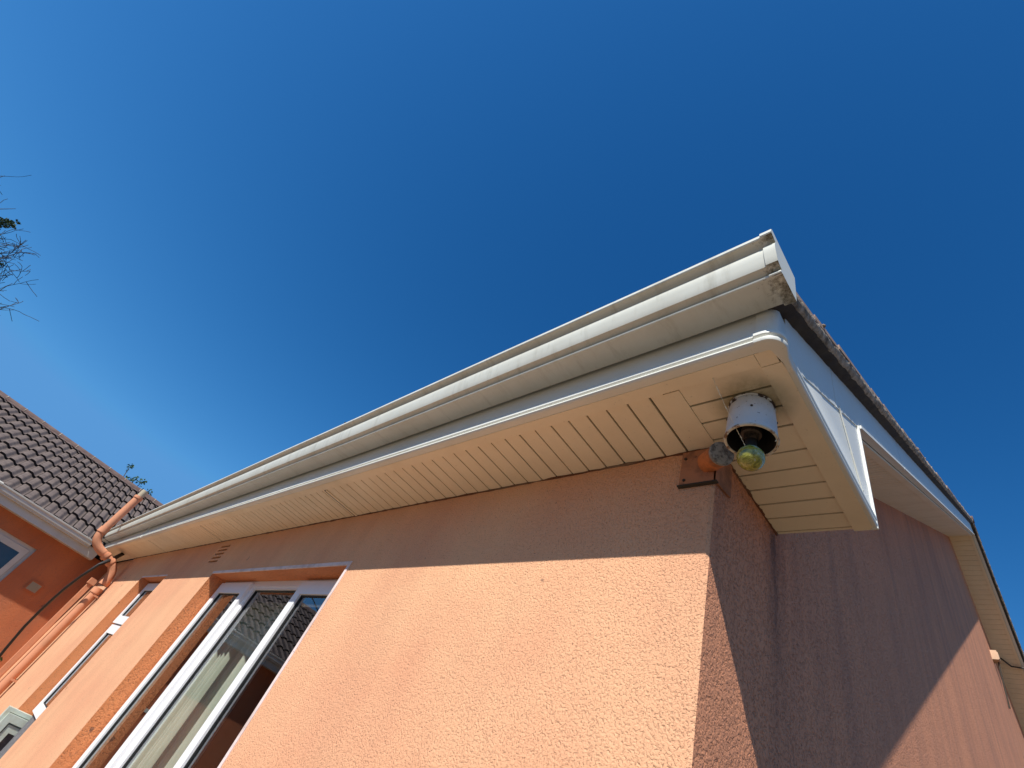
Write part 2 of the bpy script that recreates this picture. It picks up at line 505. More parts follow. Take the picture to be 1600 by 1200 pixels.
def wall_grid(mb, xs, zs_, holes, y0, y1, skip=()):
    def inh(xa, xb, za, zb):
        cx = (xa + xb) / 2; cz = (za + zb) / 2
        return any(h[0] < cx < h[1] and h[2] < cz < h[3] for h in holes)
    for i in range(len(xs) - 1):
        for j in range(len(zs_) - 1):
            a, b_, c, d = xs[i], xs[i + 1], zs_[j], zs_[j + 1]
            if inh(a, b_, c, d):
                continue
            mb.add([(a, y0, c), (b_, y0, c), (b_, y0, d), (a, y0, d)], [(0, 1, 2, 3)])
            mb.add([(a, y1, c), (b_, y1, c), (b_, y1, d), (a, y1, d)], [(3, 2, 1, 0)])
    mb.nf = len(mb.f)
    for h in holes:
        a, b_, c, d = h
        mb.add([(a, y0, c), (a, y1, c), (a, y1, d), (a, y0, d)], [(0, 1, 2, 3)])
        mb.add([(b_, y0, c), (b_, y1, c), (b_, y1, d), (b_, y0, d)], [(3, 2, 1, 0)])
        mb.add([(a, y0, d), (a, y1, d), (b_, y1, d), (b_, y0, d)], [(0, 1, 2, 3)])
        mb.add([(a, y0, c), (a, y1, c), (b_, y1, c), (b_, y0, c)], [(3, 2, 1, 0)])

WB = (-4.395, -2.292, -0.90, 0.705)      # big window opening
WS = (-6.895, -5.818, -1.20, 0.712)      # narrow window opening
VT = (-4.785, -4.555, 0.80, 0.975)       # air vent opening
mb = MB()
xs = sorted({XL, WS[0], WS[1], VT[0], VT[1], WB[0], WB[1], XC - 0.008})
zz = sorted({-EYE, WS[2], WB[2], WB[3], WS[3], VT[2], VT[3], 1.035})
wall_grid(mb, xs, zz, [WB, WS, VT], YW, YW + TH)
mb.add([(XC - 0.008, YW, -EYE), (XC, YW + 0.006, -EYE), (XC, YW + 0.006, 1.035), (XC - 0.008, YW, 1.035)], [(0, 1, 2, 3)])
mb.add([(XL, YW, -EYE), (XL, YW + TH, -EYE), (XL, YW + TH, 1.035), (XL, YW, 1.035)], [(0, 1, 2, 3)])
fw = mb.build('front_wall', M['stucco'], house)
fw.data.materials.append(M['reveal'])
for k_ in range(mb.nf, mb.nf + 8):
    fw.data.polygons[k_].material_index = 1
MB().box(XW, XL - 0.012, 1.035, 1.035 + TH, -EYE, 1.035).build('side_pier', M['stucco'], house)

mb = MB()
ya = YW + 0.006
poly = [(ya, -EYE), (YR, -EYE), (YR, zs(YR) + 0.01), (APY, APZ + 0.02), (ya, zs(ya) + 0.01)]
n_ = len(poly)
mb.add([(XC, y, z) for y, z in poly], [tuple(range(n_))])
mb.add([(XC - TH, y, z) for y, z in poly], [tuple(range(n_))[::-1]])
mb.build('gable_wall', M['stucco_gable'], house)
MB().box(XW, XC - TH, YR - TH, YR - 0.001, -EYE, 1.05).build('back_wall', M['stucco'], house)

# room behind the windows
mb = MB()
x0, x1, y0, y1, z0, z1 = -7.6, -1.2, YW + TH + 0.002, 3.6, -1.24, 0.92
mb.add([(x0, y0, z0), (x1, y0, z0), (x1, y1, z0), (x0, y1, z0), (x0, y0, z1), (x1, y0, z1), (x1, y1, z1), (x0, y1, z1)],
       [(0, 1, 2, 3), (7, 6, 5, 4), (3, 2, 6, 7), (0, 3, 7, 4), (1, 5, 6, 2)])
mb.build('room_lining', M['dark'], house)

# ------------------------------------------------------------------ front fascia with moulded lower edge, swept round the corner
prof = [(0, 1.170), (0, 1.064), (0.004, 1.060), (0.011, 1.057), (0.0145, 1.052), (0.0155, 1.046), (0.0145, 1.040), (0.010, 1.036), (0.005, 1.034),
        (0.005, 1.0305), (0.011, 1.029), (0.0145, 1.0265), (0.0150, 1.022), (0.012, 1.018), (0.006, 1.0155), (-0.015, 1.0155), (-0.015, 1.170)]
def corner_path(xa, yb, r=0.024, n=8):
    P = [((xa, YF), (0, -1))]
    cx, cy = XO - r, YF + r
    for i in range(n + 1):
        a = -math.pi / 2 + (math.pi / 2) * i / n
        P.append(((cx + r * math.cos(a), cy + r * math.sin(a)), (math.cos(a), math.sin(a))))
    P.append(((XO, 0.76), (0.55, 0)))
    P.append(((XO, yb), (0.42, 0)))
    return P
def sweep_fascia(xa, yb, off=0.0, pr=prof):
    P = corner_path(xa, yb)
    mb = MB()
    def fn(i, q):
        (px, py), (nx, ny) = P[i]
        o_ = q[0] + (off if q[0] > -0.014 else 0)
        return (px + nx * o_, py + ny * o_, q[1])
    mb.sweep(pr, fn, len(P))
    return mb
fas = sweep_fascia(-10.15, 1.425).build('fascia', M['pvc'], house, smooth=True, auto=35)
prof2 = [(a, b + (-0.0015 if b < 1.02 else 0.0)) for a, b in prof]
cc = sweep_fascia(-0.288, 0.80, 0.0035, prof2)
cc.build('corner_cover', M['pvc'], fas, smooth=True, auto=35)
MB().box(-6.96, -6.93, YF - 0.016, YF - 0.0005, 1.012, 1.165).build('joint_cover', M['pvc'], fas)

# box end panel + vertical edge + back
mb = MB()
mb.prism_x([(0.74, 1.05), (1.423, 1.05), (1.423, 1.44), (1.2, 1.31), (0.74, 1.05)][:4], XO - 0.010, XO - 0.001)
bx = mb.build('box_end', M['pvc'], house)
MB().box(XO - 0.012, XO + 0.006, 1.4235, 1.431, 1.013, 1.425).build('edge_trim', M['pvc'], bx)
MB().box(XC, XO - 0.013, 1.424, 1.434, 1.0225, 1.437).build('back_panel', M['soffit'], bx)
# overlapping cover strip and its pins
mb = MB()
a, b_ = (1.20, 1.30), (1.335, 1.045)
mb.prism_x([(a[0], a[1]), (a[0] + 0.004, a[1] + 0.003), (b_[0] + 0.003, b_[1]), (b_[0], b_[1])], XO + 0.0005, XO + 0.004)
mb.build('cover_strip', M['pvc'], bx)
for t in (0.05, 0.2, 0.5, 0.88):
    y = a[0] + (b_[0] - a[0]) * t + 0.012; z = a[1] + (b_[1] - a[1]) * t
    MB().lathe([(0.0045, 0), (0.0045, 0.003), (0.0, 0.005)], (XO + 0.0, y, z), (1, 0, 0), 10).build('pin', M['pvc'], bx)

# ------------------------------------------------------------------ eaves soffit: planks and trims
random.seed(3)
mb = MB()
def plank_run(mb, x0, x1, y0, y1, pitch, along, gap=0.0068, z=ZS + 0.003, gutter=0.006):
    """planks side by side in x (along='x') or y (along='y') with v-shaped joints"""
    a0, a1 = (x0, x1) if along == 'x' else (y0, y1)
    k = int(math.ceil((a1 - a0) / pitch))
    for i in range(k):
        p = a0 + i * pitch; q = min(p + pitch - gap, a1)
        if q - p < 0.004:
            continue
        zz_ = z + random.uniform(-0.0006, 0.0006)
        if along == 'x':
            mb.box(p, q, y0, y1 - random.uniform(0, .003), zz_, z + 0.008)
        else:
            mb.box(x0, x1 - random.uniform(0, .002), p, q, zz_, z + 0.008)
xx = -10.1
for stop in (-6.86, -4.89, -2.585, -0.561):
    plank_run(mb, xx, stop, YF + 0.0575, YW, 0.0725, 'x')
    xx = stop + (0.03 if stop < -1 else 0)
plank_run(mb, XC + 0.0, XO - 0.05, YW, 1.424, 0.0705, 'y')
plank_run(mb, XC, XO - 0.05, YF + 0.059, YW, 0.0705, 'y')
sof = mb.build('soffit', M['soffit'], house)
MB().box(-10.1, XO - 0.012, YF + 0.02, 1.0, ZS + 0.0115, ZS + 0.018).box(XC + 0.001, XO - 0.012, 1.0, 1.42, ZS + 0.0115, ZS + 0.018).build('backing', M['seam'], sof)
MB().box(-10.1, XO - 0.055, YF + 0.0155, YF + 0.055, ZS - 0.003, ZS + 0.010).build('edge_strip', M['soffit'], sof)
MB().box(XO - 0.0545, XO - 0.0066, YF + 0.06, 1.432, ZS - 0.003, ZS + 0.012).build('edge_strip', M['soffit'], sof)
MB().box(XO - 0.0543, XO - 0.0125, YF + 0.0157, YF + 0.0585, ZS - 0.002, ZS + 0.012).build('corner_block', M['soffit'], sof)
MB().box(-0.560, XC - 0.001, YF + 0.061, YW - 0.001, ZS + 0.001, ZS + 0.012).build('joint_strip', M['soffit'], sof)
for x in (-2.584, -4.889, -6.859):
    MB().box(x + 0.010, x + 0.027, YF + 0.061, YW - 0.001, ZS - (0.002 if x > -3 else 0.0), ZS + 0.012).build('joint_strip', M['soffit'], sof)
    MB().box(x - 0.006, x + 0.0098, YF + 0.061, YW - 0.001, ZS + 0.0015, ZS + 0.012).build('joint_gap', M['seam'], sof)
# rough mortar line between render and soffit
mb = MB()
def wob(mb, p0, p1, r, n, seed):
    random.seed(seed)
    P = []; R_ = []
    for i in range(n + 1):
        t = i / n
        P.append(tuple(p0[k] + (p1[k] - p0[k]) * t + random.uniform(-r * .25, r * .25) for k in range(3)))
        R_.append(r * random.uniform(0.5, 1.15))
    mb.tube(P, R_, 7)
wob(mb, (-8.6, YW, ZS + 0.002), (XC, YW, ZS + 0.002), 0.006, 220, 5)
wob(mb, (XC, YW, ZS + 0.002), (XC, 1.43, ZS + 0.002), 0.006, 40, 6)
mb.build('sealant_line', M['dirty'], house, smooth=True)

# verge soffit, both slopes
mb = MB()
c_, s_ = math.cos(math.atan(TAN)), math.sin(math.atan(TAN))
def slope_pt(d, h):   # distance down the slope from the ridge, height above the soffit plane
    return None
def slab(mb, x0, x1, ya, yb, dz0, dz1, f):
    mb.hexa([(x0, ya, f(ya) + dz0), (x1, ya, f(ya) + dz0), (x1, yb, f(yb) + dz0), (x0, yb, f(yb) + dz0)],
            [(x0, ya, f(ya) + dz1), (x1, ya, f(ya) + dz1), (x1, yb, f(yb) + dz1), (x0, yb, f(yb) + dz1)])
pp = 0.0725 * c_
y = 1.438
while y < APY - 0.001:
    slab(mb, XC, XO - 0.05, y, min(y + pp - 0.004, APY), 0.003, 0.011, zs)
    y += pp
y = APY + 0.001
while y < YR:
    slab(mb, XC, XO - 0.05, y, y + pp - 0.004, 0.003, 0.011, zs)
    y += pp
vsf = mb.build('verge_soffit', M['soffit'], house)
mb = MB(); slab(mb, XC, XO - 0.025, 1.44, APY, 0.0115, 0.02, zs)
slab(mb, XC, XO - 0.025, APY, YR, 0.0115, 0.02, zs)
mb.build('backing', M['seam'], vsf)
for (ya_, yb_) in ((1.438, APY), (APY, YR)):
    m2 = MB(); slab(m2, XO - 0.050, XO - 0.020, ya_, yb_, -0.002, 0.0125, zs); m2.build('edge_strip', M['soffit'], vsf)

# barge boards with a small bead on the lower edge
def barge(ya_, yb_, parts):
    m2 = MB()
    for (p, q) in parts:
        slab(m2, XO - 0.019, XO + 0.002, p, q, 0.0, 0.185, zl)
    o = m2.build('barge_board', M['pvc'], house)
    m3 = MB()
    for (p, q) in parts:
        pa = max(p, 1.44)
        if q > pa:
            slab(m3, XO - 0.018, XO + 0.010, pa, q, -0.006, 0.008, zl)
    m3.build('bead', M['pvc'], o)
    return o
barge(0, 0, [(0.77, 1.168), (1.172, 2.29), (2.294, 5.1), (5.104, APY)])
barge(0, 0, [(APY, 11.0), (11.004, YR + 0.3)])

# ------------------------------------------------------------------ main roof
TO = 0.235
def zt(y):
    return zl(y) + TO
mb = MB()
gauge = 0.232
random.seed(11)
xe = -0.199
for side in (0, 1):
    y = 0.64
    k = 0
    while y < APY:
        ya_, yb_ = y, min(y + gauge * 1.14, APY)
        jig = random.uniform(-0.003, 0.003)
        f = (lambda yy: zt(yy)) 
        A = (ya_, zt(ya_) + 0.012); B = (yb_, zt(yb_) - 0.002)
        A2 = (ya_, zt(ya_) - 0.010); B2 = (yb_, zt(yb_) - 0.016)
        if side:
            A, B, A2, B2 = [(2 * APY - q[0], q[1]) for q in (A, B, A2, B2)]
        xr = xe + jig
        mb.hexa([(-10.3, A2[0], A2[1]), (xr, A2[0], A2[1]), (xr, B2[0], B2[1]), (-10.3, B2[0], B2[1])],
                [(-10.3, A[0], A[1]), (xr, A[0], A[1]), (xr, B[0], B[1]), (-10.3, B[0], B[1])])
        y += gauge; k += 1
roof = mb.build('roof', M['tile_near'], house)
# mortar bedding under the verge tiles
def verge(mirror):
    mb = MB()
    n = 900
    m = 9
    V = []
    for i in range(n + 1):
        y = 0.70 + (APY - 0.70) * i / n
        z0 = zu(y) - 0.004
        z1 = zt(y) - 0.004
        sect = [(XO + 0.018, z0 + 0.016), (XO + 0.033, z0 + 0.009), (XO + 0.038, z0 + 0.012), (XO + 0.042, z0 + 0.018),
                (XO + 0.045, z0 + 0.026), (XO + 0.046, z0 + 0.036), (XO + 0.044, z1 + 0.003), (XO + 0.03, z1 + 0.006), (XO + 0.01, z1 + 0.004)]
        for j, (x, z) in enumerate(sect):
            nv = mnoise.noise(Vector((x * 22, y * 22, z * 22))) * 0.006 + mnoise.noise(Vector((x * 70, y * 70, z * 70 + 9))) * 0.004
            yy = 2 * APY - y if mirror else y
            V.append((x + (nv * .6 if 0 < j < 8 else 0), yy, z + (nv * (.3 if j < 4 else .7) if 0 < j < 7 else 0)))
    F = []
    for i in range(n):
        for j in range(m - 1):
            a = i * m + j
            F.append((a, a + 1, a + m + 1, a + m))
    F.append(tuple(range(m)))
    mb.add(V, F)
    mb.build('verge_mortar', M['mortar'], roof, smooth=True)
    # undercloak: rough strip that carries the mortar, underside shade painted into its colour
    mb = MB(); V = []; F = []
    for i in range(n + 1):
        y = 0.70 + (APY - 0.70) * i / n
        z0 = zu(y) - 0.006
        yy = 2 * APY - y if mirror else y
        for j, (x, dz) in enumerate([(XO - 0.015, 0.002), (XO + 0.004, 0.0), (XO + 0.02, 0.006), (XO + 0.026, 0.009), (XO + 0.034, 0.012), (XO + 0.034, 0.022), (XO - 0.015, 0.024)]):
            nv = mnoise.noise(Vector((x * 30, y * 26, j * 7.0))) * (0.005 if j < 4 else 0.002) if 0 < j < 6 else 0
            V.append((x + nv * .6, yy, z0 + dz + nv))
    for i in range(n):
        for j in range(6):
            a_ = i * 7 + j
            F.append((a_, a_ + 1, a_ + 8, a_ + 7))
    mb.add(V, F)
    return mb.build('undercloak', M['undercloak'], roof, smooth=True)
verge(False); verge(True)
# lumps of moss on the tile edge
random.seed(21)
mb = MB()
for i in range(34):
    y = 0.8 + 6.9 * random.random() ** 1.4
    r = random.uniform(0.003, 0.008)
    z = zt(y) + 0.006
    cx = xe + random.uniform(-0.02, 0.0)
    V = []
    seg, rg = 7, 4
    pr = [(math.sin(math.pi * t / rg) * r * random.uniform(.8, 1.2), -math.cos(math.pi * t / rg) * r * .7) for t in range(rg + 1)]
    mb.lathe(pr, (cx, y, z), (0, 0, 1), seg)
mo = mb.build('moss', M['leaf'], roof, smooth=True)
mo['kind'] = 'stuff'
mo.data.materials[0] = M['mortar']
MB().tube([(-10.3, APY, zt(APY) + 0.01), (xe + .01, APY, zt(APY) + 0.01)], 0.05, 16).build('ridge_tiles', M['ridge'], roof, smooth=True)

# ------------------------------------------------------------------ front gutter (ogee)
gp = [(0.6935, 1.146), (0.616, 1.142), (0.611, 1.1385), (0.6075, 1.1380), (0.6055, 1.1405), (0.6055, 1.1455), (0.6085, 1.149), (0.611, 1.154), (0.600, 1.1565), (0.589, 1.1605),
      (0.585, 1.168), (0.581, 1.180), (0.577, 1.192), (0.574, 1.204), (0.5725, 1.216), (0.574, 1.2235), (0.579, 1.2285), (0.578, 1.233), (0.569, 1.238), (0.560, 1.2405), (0.5535, 1.2415), (0.551, 1.2445), (0.551, 1.256), (0.555, 1.259)]
full = gp + [(0.561, 1.259), (0.584, 1.232), (0.582, 1.200), (0.598, 1.170), (0.618, 1.152), (0.6895, 1.152), (0.6895, 1.250), (0.6945, 1.250)]
mb = MB()
GX0, GX1 = -9.92, -0.212
st = [GX0 + (GX1 - GX0) * i / 70 for i in range(71)]
sag = lambda x: mnoise.noise(Vector((x * 1.1, 0, 0))) * 0.0035 + mnoise.noise(Vector((x * 4, 5, 0))) * 0.0008
mb.sweep(full, lambda i, q: (st[i], q[0], q[1] + sag(st[i])), len(st))
gut = mb.build('gutter', M['gutter'], house, smooth=True, auto=38)
# stop end: a cap that laps the profile
outer = [(y - 0.003, z - 0.003) if z < 1.157 else (y - 0.004, z - 0.001) for y, z in gp]
outer = [(0.6985, 1.1415)] + outer[1:-1] + [(0.551, 1.2625), (0.561, 1.2635), (0.6985, 1.255)]
mb = MB(); mb.prism_x(outer, -0.2195, -0.1925)
mb.build('stop_end', M['gutter'], gut, smooth=True, auto=28)
MB().box(-9.6, -9.585, 0.545, 0.70, 1.1385, 1.2405).build('joint_clip', M['black'], gut)
for x in (-0.75, -2.33):
    MB().box(x, x + 0.008, 0.549, 0.563, 1.2585, 1.2635).build('clip', M['seam'], gut)

# ------------------------------------------------------------------ windows
def window(frames, panes, y, dpt, parent, mat=M['frame']):
    pass
YG = YW + 0.122
win = MB()
x0, x1, z0, z1 = WB
# outer frame
win.box(x0 + 0.001, x0 + 0.035, YG, YG + 0.05, z0, z1 - 0.001)
win.box(x1 - 0.035, x1 - 0.001, YG, YG + 0.05, z0, z1 - 0.001)
win.box(x0 + 0.035, x1 - 0.035, YG, YG + 0.05, z1 - 0.04, z1 - 0.001)
win.box(x0 + 0.035, x1 - 0.035, YG, YG + 0.05, z0, z0 + 0.04)
# mullions
MX = (-3.742, -2.96)
for x in MX:
    win.box(x - 0.028, x + 0.028, YG, YG + 0.05, z0 + 0.04, z1 - 0.04)
wbig = win.build('window', M['frame'], house)
def sash(xa, xb, za, zb, w_, yo, parent, nm='sash'):
    m2 = MB()
    m2.box(xa, xa + w_, yo, yo + 0.04, za, zb); m2.box(xb - w_, xb, yo, yo + 0.04, za, zb)
    m2.box(xa + w_, xb - w_, yo, yo + 0.04, zb - w_, zb); m2.box(xa + w_, xb - w_, yo, yo + 0.04, za, za + w_)
    m2.build(nm, M['frame'], parent)
    # black gasket round the pane
    m2 = MB(); gk = 0.006
    a, b2, c, d = xa + w_, xb - w_, za + w_, zb - w_
    m2.box(a, a + gk, yo + 0.012, yo + 0.03, c, d); m2.box(b2 - gk, b2, yo + 0.012, yo + 0.03, c, d)
    m2.box(a + gk, b2 - gk, yo + 0.012, yo + 0.03, d - gk, d); m2.box(a + gk, b2 - gk, yo + 0.012, yo + 0.03, c, c + gk)
    m2.build('gasket', M['black'], parent)
    MB().box(a + gk, b2 - gk, yo + 0.020, yo + 0.024, c + gk, d - gk).build('pane', M['glass'], parent)
sash(x0 + 0.020, MX[0] - 0.006, z0 + 0.02, z1 - 0.022, 0.075, YG - 0.022, wbig)
sash(MX[0] + 0.0281, MX[1] - 0.0281, z0 + 0.0401, z1 - 0.0401, 0.016, YG + 0.004, wbig, 'glazing_bead')
sash(MX[1] + 0.006, x1 - 0.020, z0 + 0.02, z1 - 0.022, 0.075, YG - 0.022, wbig)
# curtain
mb = MB()
n = 260
CX0, CX1 = -4.33, -3.52
V = []; F = []
for i in range(n + 1):
    x = CX0 + (CX1 - CX0) * i / n
    ph = (x - CX0) * 2 * math.pi / (0.092 + 0.012 * math.sin(x * 5))
    y = YW + 0.36 + 0.030 * math.sin(ph + 0.6 * math.sin(x * 9)) + 0.01 * math.sin(x * 21)
    for z in (-1.2, 0.66):
        V.append((x, y, z))
    if i:
        F.append((2 * i - 2, 2 * i, 2 * i + 1, 2 * i - 1))
mb.add(V, F); mb.build('curtain', M['cloth'], wbig, smooth=True)
MB().tube([(-4.36, YW + 0.36, 0.675), (-2.3, YW + 0.36, 0.675)], 0.010, 8).build('curtain_rail', M['frame'], wbig, smooth=True)

# painted metal corner beads round the opening
mb = MB()
mb.box(x0 - 0.010, x1 + 0.018, YW - 0.003, YW + 0.004, z1 - 0.002, z1 + 0.017)
mb.box(x1 - 0.004, x1 + 0.018, YW - 0.0035, YW + 0.004, z0, z1 - 0.003)
mb.build('edge_bead', M['bead'], wbig)
MB().box(WS[0] - 0.006, WS[1] + 0.02, YW - 0.003, YW + 0.004, WS[3] - 0.002, WS[3] + 0.010).build('edge_bead', M['bead'], house)

win = MB()
x0, x1, z0, z1 = WS
zb = -0.58
win.box(x0 + 0.001, x0 + 0.035, YG, YG + 0.05, zb, z1 - 0.001)
win.box(x1 - 0.035, x1 - 0.001, YG, YG + 0.05, zb, z1 - 0.001)
win.box(x0 + 0.035, x1 - 0.035, YG, YG + 0.05, z1 - 0.04, z1 - 0.001)
win.box(x0 + 0.035, x1 - 0.035, YG, YG + 0.05, zb, zb + 0.04)
win.box(x0 + 0.035, x1 - 0.035, YG, YG + 0.05, 0.238, 0.264)
wsm = win.build('window', M['frame'], house)
sash(x0 + 0.012, x1 - 0.012, 0.258, z1 - 0.02, 0.078, YG - 0.030, wsm)
sash(x0 + 0.012, x1 - 0.012, zb + 0.01, 0.245, 0.082, YG - 0.018, wsm)
# stepped pale casement standing open below the narrow window, seen on edge
mb = MB()
XP = -6.80
def ring(mb, x_a, x_b, ya_, yb_, za, zb_, w_):
    mb.box(x_a, x_b, ya_, ya_ + w_, za, zb_); mb.box(x_a, x_b, ya_ + w_, yb_, zb_ - w_, zb_)
ring(mb, XP - 0.10, XP - 0.03, 0.925, 1.14, -1.2, -0.600, 0.03)
ring(mb, XP - 0.10, XP, 0.955, 1.14, -1.2, -0.635, 0.055)
ring(mb, XP - 0.10, XP - 0.035, 1.01, 1.14, -1.2, -0.69, 0.012)
ring(mb, XP - 0.10, XP - 0.010, 1.022, 1.14, -1.2, -0.702, 0.05)
op = mb.build('open_casement', M['green_pvc'], wsm)
MB().box(WS[0] + 0.11, WS[1] - 0.002, YG + 0.002, YG + 0.016, -0.96, zb - 0.002).build('spandrel_panel', M['slate'], wsm)
MB().box(XP - 0.09, XP - 0.05, 1.072, 1.14, -0.98, -0.752).build('panel', M['slate'], op)

# air vent high on the front wall
a, b_, c, d = VT
mb = MB()
MB().box(a + 0.001, b_ - 0.001, YW + 0.045, YW + 0.05, c + 0.001, d - 0.001).build('air_vent', M['seam'], house)
av = bpy.data.objects['air_vent']
mb = MB()
for i in range(6):
    z = c + (d - c) * i / 5.0
    mb.box(a + 0.001, b_ - 0.001, YW + 0.0005, YW + 0.04, max(c + 0.001, z - 0.009), min(d - 0.001, z + 0.009))
mb.build('louvre', M['stucco'], av)

# ------------------------------------------------------------------ vent pipe with swan neck
pipe = thing('vent_pipe', (-8.42, 0.93, -EYE), 'orange painted soil vent pipe with swan neck bends rising past the white gutter', 'pipe')
R = 0.049
def bez(p0, p1, p2, n=7):
    return [tuple((1 - t) ** 2 * p0[k] + 2 * t * (1 - t) * p1[k] + t * t * p2[k] for k in range(3)) for t in [i / n for i in range(n + 1)]]
MB().tube([(-8.42, 0.93, -EYE), (-8.42, 0.93, 0.52)], R, 20).build('lower_tube', M['pipe'], pipe, smooth=True, auto=40)
path = bez((-8.42, 0.93, 0.60), (-8.43, 0.93, 0.78), (-8.44, 0.80, 0.83))
MB().tube(path, R, 20).build('lower_bend', M['pipe'], pipe, smooth=True, auto=40)
path = bez((-8.44, 0.66, 0.87), (-8.45, 0.45, 0.90), (-8.45, 0.45, 1.06), 9)
MB().tube(path, R, 20).build('upper_bend', M['pipe'], pipe, smooth=True, auto=40)
MB().tube([(-8.44, 0.80, 0.83), (-8.44, 0.66, 0.87)], R * 0.96, 20).build('middle_tube', M['pipe'], pipe, smooth=True, auto=40)
MB().tube([(-8.45, 0.45, 1.06), (-8.45, 0.45, 1.62)], R, 20).build('upper_tube', M['pipe'], pipe, smooth=True, auto=40)
MB().lathe([(R * .86, 0), (R * .86, 0.10), (R * .78, 0.10), (R * .78, -0.1)], (-8.45, 0.45, 1.62), (0, 0, 1), 20).build('pipe_mouth', M['tanvent'], pipe, smooth=True, auto=40)
def collar(p, ax, h=0.05, r=R * 1.19):
    MB().lathe([(R * .99, 0), (r, 0), (r * 1.03, 0.012), (r, 0.024), (r, h), (R * .99, h)], p, ax, 20).build('collar', M['pipe'], pipe, smooth=True, auto=30)
collar((-8.42, 0.93, 0.47), (0, 0, 1), 0.07)
collar((-8.42, 0.93, 0.585), (0, 0, 1), 0.05)
collar((-8.44, 0.82, 0.822), (0, -1, 0.3), 0.04)
collar((-8.44, 0.72, 0.852), (0, -1, 0.3), 0.04)
collar((-8.45, 0.45, 1.04), (0, 0, 1), 0.07)
collar((-8.45, 0.45, 1.585), (0, 0, 1), 0.035)
for z in (0.44, -0.55):
    MB().box(-8.48, -8.36, 0.935, 0.999, z, z + 0.02).build('bracket', M['pipe'], pipe)
# square downpipe behind it
dp = thing('square_downpipe', (-10.05, 0.96, -EYE), 'slim square orange downpipe in the corner behind the round vent pipe', 'pipe')
MB().box(-9.93, -9.86, 0.92, 0.985, -EYE, 0.70).build('tube', M['pipe'], dp)
MB().box(-9.945, -9.845, 0.905, 1.0, 0.62, 0.70).build('socket', M['pipe'], dp)

# ------------------------------------------------------------------ black cable
def rayc(dy, dz, x):
    return (-x, dy * x, dz * x)
P = [(-8.84, 0.876, 1.03), rayc(0.0935, 0.1035, 8.60), rayc(0.0895, 0.096, 8.28), rayc(0.0853, 0.0885, 8.20), rayc(0.0795, 0.066, 8.35), rayc(0.076, 0.0454, 8.6), rayc(0.0750, 0.027, 8.8),
     rayc(0.0746, 0.0113, 9.0), rayc(0.0752, -0.0118, 9.2), rayc(0.079, -0.040, 9.35), rayc(0.0835, -0.066, 9.45), rayc(0.092, -0.11, 9.6)]
mb = MB().tube(P, [0.026, 0.026, 0.022, 0.018] + [0.017] * 8, 10)
tag(mb.build('cable', M['black'], None, smooth=True), 'black cable sagging from the end of the white soffit down past the pipe', 'cable')

# ------------------------------------------------------------------ ceiling lamp
LX, LY = -0.37, 0.885
lamp = thing('ceiling_light', (LX, LY, ZS), 'chipped white cylinder lamp hanging under the corner soffit with mossy green globe', 'lamp')
MB().lathe([(0.0, 0.004), (0.050, 0.004), (0.053, -0.004), (0.0545, -0.02), (0.057, -0.06), (0.0588, -0.108), (0.0603, -0.110), (0.0605, -0.117),
            (0.0585, -0.1185), (0.0545, -0.117)], (LX, LY, ZS), (0, 0, 1), 56).build('housing', M['enamel'], lamp, smooth=True, auto=40)
MB().lathe([(0.0612, -0.1145), (0.0616, -0.1165), (0.0608, -0.1192), (0.0580, -0.1200), (0.0548, -0.1188)], (LX, LY, ZS), (0, 0, 1), 56).build('rusty_rim', M['rim'], lamp, smooth=True)
MB().lathe([(0.0502, -0.0005), (0.0555, -0.0005), (0.0560, -0.003), (0.0555, -0.0055), (0.0540, -0.006)], (LX, LY, ZS), (0, 0, 1), 56).build('base_flange', M['enamel'], lamp, smooth=True)
for a_ in (3.6, 5.1, 0.4):
    MB().lathe([(0.003, 0), (0.003, 0.0025), (0.0, 0.003)], (LX + 0.056 * math.cos(a_), LY + 0.056 * math.sin(a_), ZS - 0.05), (math.cos(a_), math.sin(a_), 0), 8).build('screw', M['seam'], lamp)
MB().lathe([(0.0545, -0.117), (0.0538, -0.02), (0.0, -0.018)], (LX, LY, ZS), (0, 0, 1), 48).build('inner_shell', M['black_in'], lamp, smooth=True, auto=40)
MB().lathe([(0.0, -0.0185), (0.022, -0.019), (0.024, -0.06), (0.021, -0.062), (0.0205, -0.085), (0.024, -0.088), (0.024, -0.098), (0.018, -0.100), (0.017, -0.12)], (LX, LY, ZS), (0, 0, 1), 32).build('socket', M['socket'], lamp, smooth=True, auto=40)
gz = 0.845 - ZS
pr = []
Rg = 0.0315
for i in range(17):
    a = math.pi * i / 16 * 0.86
    pr.append((Rg * math.sin(a), gz - Rg * math.cos(a)))

MB().lathe(pr, (LX, LY, ZS), (0, 0, 1), 40).build('bulb', M['globe'], lamp, smooth=True)
MB().lathe([(0.0135, gz + 0.026), (0.0135, gz + 0.060), (0.0, gz + 0.06)], (LX, LY, ZS), (0, 0, 1), 24).build('bulb_neck', M['black_in'], lamp, smooth=True, auto=40)
random.seed(8)
mb = MB()
for i in range(9):
    a = random.uniform(0, 6.28); r0 = 0.0575
    p = (LX + r0 * math.cos(a), LY + r0 * math.sin(a), ZS - 0.118)
    q = (p[0] + random.uniform(-.008, .008), p[1] + random.uniform(-.008, .008), p[2] - random.uniform(.003, .010))
    mb.tube([p, q], 0.0012, 5)
sh = mb.build('cobweb_shreds', M['web'], lamp)
sh['kind'] = 'stuff'

